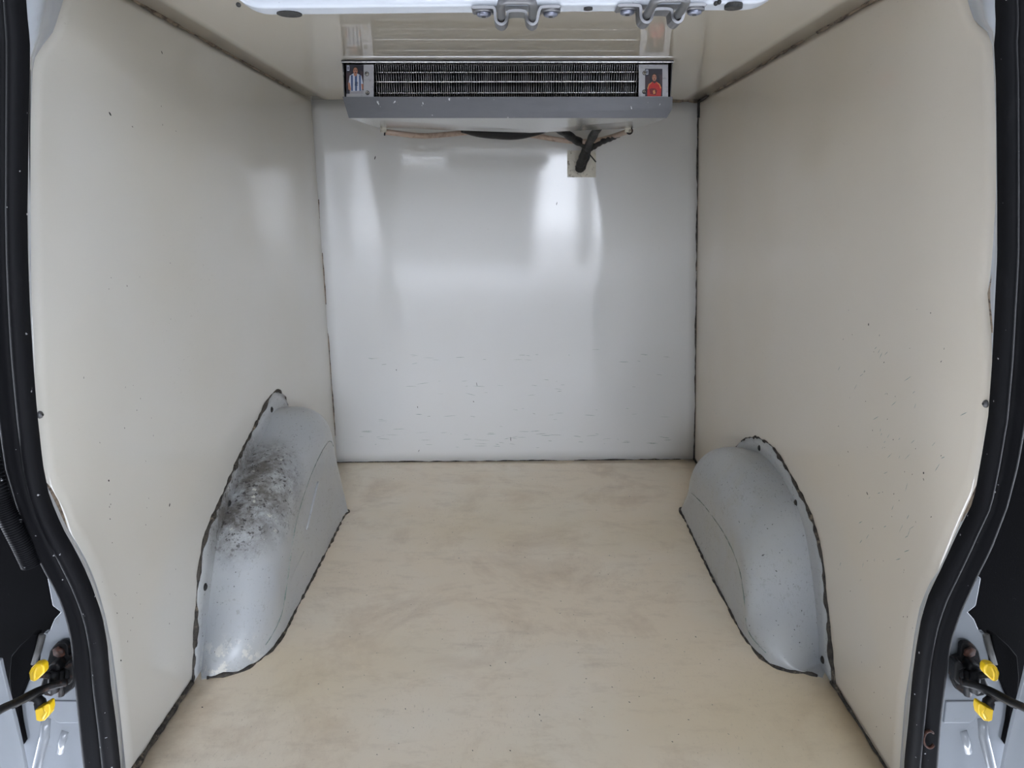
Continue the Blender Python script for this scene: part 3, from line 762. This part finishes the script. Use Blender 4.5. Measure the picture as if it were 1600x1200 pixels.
for _ in range(60): cr_.append((rnd.gauss(1385, 45), rnd.uniform(480, 1180), rnd.uniform(1, 3), rnd.uniform(70, 130), rnd.uniform(.6, 1.3)))
cr_ = [c for c in cr_ if 1305 < c[0] < 1530 - max(0, (c[1] - 750)) * .3]
chips(wall_r, 1, cr_, M['chip'], 'surface_chips')
cg = []
for (x0, y0, n) in ((1345, 575, 8), (1390, 690, 10), (1400, 820, 14), (1330, 850, 8), (1460, 705, 5), (1415, 620, 6), (1105, 640, 6)):
    for _ in range(n): cg.append((rnd.gauss(x0, 22), rnd.gauss(y0, 28), rnd.uniform(4, 13), rnd.uniform(95, 135), rnd.uniform(.6, 1.2)))
cg = [c for c in cg if not (1060 < c[0] < 1300 and c[1] > 680)]
chips(wall_r, 1, cg, M['green'], 'scuff_marks')
cb = [(587,247,7,105,1.8),(870,318,6,100,1.2),(653,635,4,80,1.2),(740,627,3,60,1.5),(620,577,3,70,1.5),(655,703,6,115,1),(798,686,9,88,1.2),(745,600,8,80,1)]
for _ in range(110): cb.append((rnd.uniform(560, 1050), rnd.choice([605, 645, 683, 560, 690]) + rnd.gauss(0, 7), rnd.uniform(3, 26), rnd.gauss(0, 6), rnd.uniform(.35, 1.1)))
cb2 = cb[8:]; chips(wall_b, 'b', cb[:8], M['chip'], 'surface_chips'); chips(wall_b, 'b', cb2, M['green'], 'scuff_marks')
cf = [(316,1105,3,20,2),(1165,816,4,60,1.5),(717,872,3,0,2),(707,832,2,0,2),(615,748,3,0,2),(678,813,2,0,2),(832,749,3,10,1.5),(1087,995,3,60,1.5),(1130,960,3,20,1.5)]
for _ in range(130): cf.append((rnd.uniform(470, 1160), rnd.uniform(735, 1190), rnd.uniform(1, 3), rnd.uniform(-30, 60), rnd.uniform(.6, 1.5)))
cf = [c for c in cf if 545 - (c[1] - 800) * .45 < c[0] < 1060 + (c[1] - 800) * .42 or c[1] > 1080]
chips(floor, 'f', cf, M['chip'], 'surface_chips')
# round-headed screws near the panel edges
for side, px, py in ((-1, 62, 648), (1, 1541, 631)):
    c = atW(px, py, side, .0); root = empty('panel_screw', c)
    tag(root, 'small round-headed screw on the %s panel beside the door seal' % ('left' if side < 0 else 'right'), 'screw')
    mb = MB(); mb.tube([c, c + Vector((-side * .002, 0, 0)), c + Vector((-side * .004, 0, 0))], [.0052, .0045, .002], 12); mb.build('head', M['zinc'], root)
    mb = MB(); mb.cyl(c + Vector((-side * .0035, 0, 0)), (-side, 0, 0), .0016, .001, 8); mb.build('slot', M['chip'], root); adopt(root)
# torn brown foam edges showing past the right and left panel
def torn(side, pts, name_lab):
    mb = MB(); n = len(pts) // 2
    A_ = [atW(x, y, side, .001) for x, y in pts]
    c = A_[:]
    mb.plate([p for p in c], (side * .004, 0, 0)); o = mb.build('insulation_strip', M['brown'], None, smooth=False); tag(o, name_lab, 'insulation'); return o
torn(1, [(1556, 395), (1549, 430), (1543, 458), (1546, 490), (1549, 520), (1557, 520), (1556, 480), (1558, 440), (1562, 395)], 'torn brown insulation edge high on the right beside the seal')
torn(1, [(1538, 705), (1527, 755), (1506, 802), (1501, 815), (1516, 805), (1528, 775), (1537, 745), (1545, 700)], 'torn brown insulation edge low on the right beside the seal')
torn(-1, [(71, 752), (80, 772), (90, 792), (101, 822), (107, 830), (100, 805), (92, 783), (80, 762)], 'torn grey insulation edge low on the left beside the seal')

# ---------------------------------------------------------------- pillars, open doors and door checks, both sides
def side_parts(side):
    L = side < 0; nm = 'left' if L else 'right'
    X = (lambda x: x) if L else (lambda x: 1607 - x)
    def pl(pts, Y, th): 
        mb = MB(); mb.plate([atY(X(x), y, Y) for x, y in pts], (0, th, 0)); return mb
    # body pillar
    root = empty('rear_pillar', atY(X(90), 1150, .86)); tag(root, 'white painted rear pillar below the %s door check' % nm, 'pillar')
    pts = [(73,903),(78,930),(81,947),(94,957),(84,968),(77,985),(71,991),(66,990),(63,1010),(61,1034),(45,1060),(40,1075),(26,1100),(26,1130),(24,1168),(24,1220),(30,1420),(190,1420),(175,1200),(160,1000),(130,930),(100,905)]
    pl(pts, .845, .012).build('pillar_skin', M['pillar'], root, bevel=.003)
    pl([(80,1096),(128,1096),(132,1130),(92,1130),(84,1126),(80,1118)], .842, .004).build('raised_pad', M['pillar'], root, bevel=.0014)
    mb = MB(); mb.tube([atY(X(104), 1140, .848), atY(X(98), 1158, .847), atY(X(95), 1174, .848)], .006, 12); mb.build('embossed_rib', M['pillar'], root)
    mb = MB(); mb.tube([atY(X(74), 1120, .847), atY(X(70), 1150, .845), atY(X(58), 1200, .847), atY(X(50), 1260, .846)], .007, 12); mb.build('embossed_rib', M['pillar'], root)
    mb = MB(); mb.tube([atY(X(66), 992, .843), atY(X(60), 1015, .842), atY(X(52), 1036, .842)], .0045, 8); mb.build('folded_edge', M['edge'], root)
    adopt(root)
    # door with dark trim above and white panel below
    d = empty('rear_door', atY(X(-30), 1190, .72)); tag(d, 'opened rear door edge on the %s with white lower panel and black upper trim' % nm, 'door')
    blk = [(-170,-140),(-10,-140),(30,-140),(30,400),(45,700),(80,850),(115,960),(118,1060),(60,1110),(20,1110),(-170,1110)]
    pl([(x, y) for x, y in blk], .885, .02).build('upper_trim', M['black'], d, smooth=False)
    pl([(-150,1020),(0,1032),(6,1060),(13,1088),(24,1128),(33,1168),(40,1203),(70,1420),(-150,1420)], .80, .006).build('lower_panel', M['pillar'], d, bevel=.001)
    pl([(17,1026),(30,1010),(50,992),(58,991),(50,1038),(42,1065),(28,1098),(32,1130),(38,1160),(33,1168),(26,1135),(18,1098),(14,1060)], .838, .012).build('gasket_strip', M['black'], d, bevel=.0015)
    pl([(2,1110),(14,1090),(24,1130),(34,1170),(40,1206),(58,1300),(50,1310),(30,1205),(18,1150)], .797, .002).build('edge_flange', M['pillar'], d, smooth=False)
    mb = MB(); a, b = sorted((side * .78, side * .82)); mb.box((a, -.02, .22), (b, .80, 1.22)); mb.build('door_leaf', M['black'], d, smooth=False, bevel=.008)
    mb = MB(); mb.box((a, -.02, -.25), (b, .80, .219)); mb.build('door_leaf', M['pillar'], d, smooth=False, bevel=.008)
    adopt(d)
    # door check
    c = empty('door_check', atY(X(90), 1050, .84)); tag(c, 'black door check bracket with two yellow release levers on the %s pillar' % nm, 'latch')
    pl([(72,1038),(77,1018),(82,1011),(87,1006.5),(95,1004),(101,1004),(105,1008),(107,1025),(117,1028),(120,1040),(119,1064),(113,1077),(100,1087),(86,1083),(80,1089),(68,1087),(66,1066)], .832, .008).build('bracket', M['latch'], c, bevel=.0018)
    pl([(68,1052),(76,1040),(88,1036),(92,1044),(90,1056),(84,1062),(86,1074),(72,1080),(60,1074)], .815, .020).build('check_body', M['latch'], c, bevel=.004)
    pl([(106,1034),(114,1034),(116,1062),(108,1072),(98,1068),(106,1060),(106,1048),(98,1044)], .818, .016).build('hook', M['latch'], c, bevel=.003)
    mb = MB(); mb.cyl(atY(X(94), 1017, .834), (0, -1, 0), .0085, .004, 6); mb.cyl(atY(X(94), 1017, .830), (0, -1, 0), .0055, .004, 14); mb.build('bolt', M['rust'], c)
    mb = MB(); mb.tube([atY(X(84), 1050, .812), atY(X(84), 1080, .812)], .0065, 12); mb.tube([atY(X(95), 1048, .82), atY(X(95), 1086, .82)], .005, 10); mb.build('pivot_pin', M['latch'], c)
    mb = MB(); mb.tube(cat([atY(X(104), 1066, .80), atY(X(80), 1072, .795), atY(X(58), 1080, .78), atY(X(28), 1096, .74), atY(X(0), 1109, .70), atY(X(-40), 1134, .64)], 3), .0050, 8, flat=1.0)
    mb.build('check_arm', M['latch'], c)
    mb = MB(); mb.tube(cat([atY(X(86), 1070, .803), atY(X(66), 1080, .79), atY(X(40), 1092, .765), atY(X(20), 1102, .74)], 3), .0045, 8); mb.build('check_arm', M['latch'], c)
    mb = MB(); mb.tube(cat([atY(X(78), 1056, .80), atY(X(66), 1054, .797), atY(X(58), 1056, .795)], 3), .0045, 8); mb.build('lever_arm', M['latch'], c)
    mb = MB(); mb.tube(cat([atY(X(48), 1089, .79), atY(X(56), 1090, .788), atY(X(62), 1096, .788), atY(X(64), 1106, .788)], 3), [.006] * 6 + [.0072] * 4, 8); mb.build('lever_arm', M['latch'], c)
    def cap(pts, groove):
        o = pl(pts, .775, .012).build('release_lever', M['yellow'], c, bevel=.0028); o['label'] = 'yellow plastic thumb cap'
        g = MB(); g.tube([atY(X(x), y, .7762) for x, y in groove], .0022, 8); g.build('thumb_ridge', M['yellow'], o)
        return o
    cap([(44,1052),(47,1045),(53,1039.5),(60,1038),(65.5,1038.5),(68,1044),(68.5,1053),(61,1060),(54,1066.5),(46,1065)], [(58,1042), (54,1050), (54,1062)])
    cap([(54,1110),(64,1106),(74,1099.5),(77,1101),(78,1110),(76,1119),(69,1126.5),(62,1128),(56,1126)], [(68,1104), (72,1112), (67,1122)])
    adopt(c)
    for ch in c.children:
        for g in ch.children: g.matrix_parent_inverse = Matrix.Identity(4)
for s in (-1, 1): side_parts(s)

# corrugated conduit on the left
path = cat([atY(-20, 700, .80), atY(-2, 770, .80), atY(14, 810, .80), atY(34, 850, .805), atY(50, 884, .81)], 12)
rad = []; PP = []
for i in range(len(path) - 1):
    for k in range(4): PP.append(path[i].lerp(path[i + 1], k / 4))
mb = MB(); mb.tube(PP, [.0098 + (.0020 if (i % 4) < 2 else -.0006) for i in range(len(PP))], 14)
cz = mb.build('corrugated_conduit', M['rubber']); tag(cz, 'black corrugated cable conduit beside the left door seal', 'conduit')

# ---------------------------------------------------------------- yard ground, plus unseen walls and canopy added to shape the light
mb = MB(); mb.box((-30, -40, -.62), (30, .6, -.60)); g = mb.build('ground', M['asphalt'], smooth=False); tag(g, 'pale concrete yard behind the van', 'ground', kind='structure')
def block(x0, x1, h, lab):  # unseen walls, added so sky gaps make the highlights on the panels
    mb = MB(); mb.box((x0, -14.3, -.6), (x1, -14.0, h)); o = mb.build('sky_gap_wall', M['gap_wall'], smooth=False); tag(o, lab, 'wall', kind='structure')
block(-26, -3, 4.4, 'added tall grey wall cutting skylight onto the right panel')
block(-3, 1.42, 2.1, 'added low grey wall before the first sky gap')
block(2.58, 2.95, 2.1, 'added narrow grey wall between the first and second sky gaps')
block(3.3, 4.85, 2.1, 'added low grey wall between the second and third sky gaps')
block(5.9, 7.2, 2.1, 'added low grey wall between the third and last sky gaps')
block(8.4, 26, 2.1, 'added long grey wall past the last sky gap')
mb = MB(); mb.box((-14, -8.5, 3.0), (14, 3.5, 3.08)); o = mb.build('sky_blocker_roof', M['canopy'], smooth=False); tag(o, 'added dark overhead sheet blocking high skylight', 'roof', kind='structure')  # unseen sheet added to hold back overhead sky near the opening
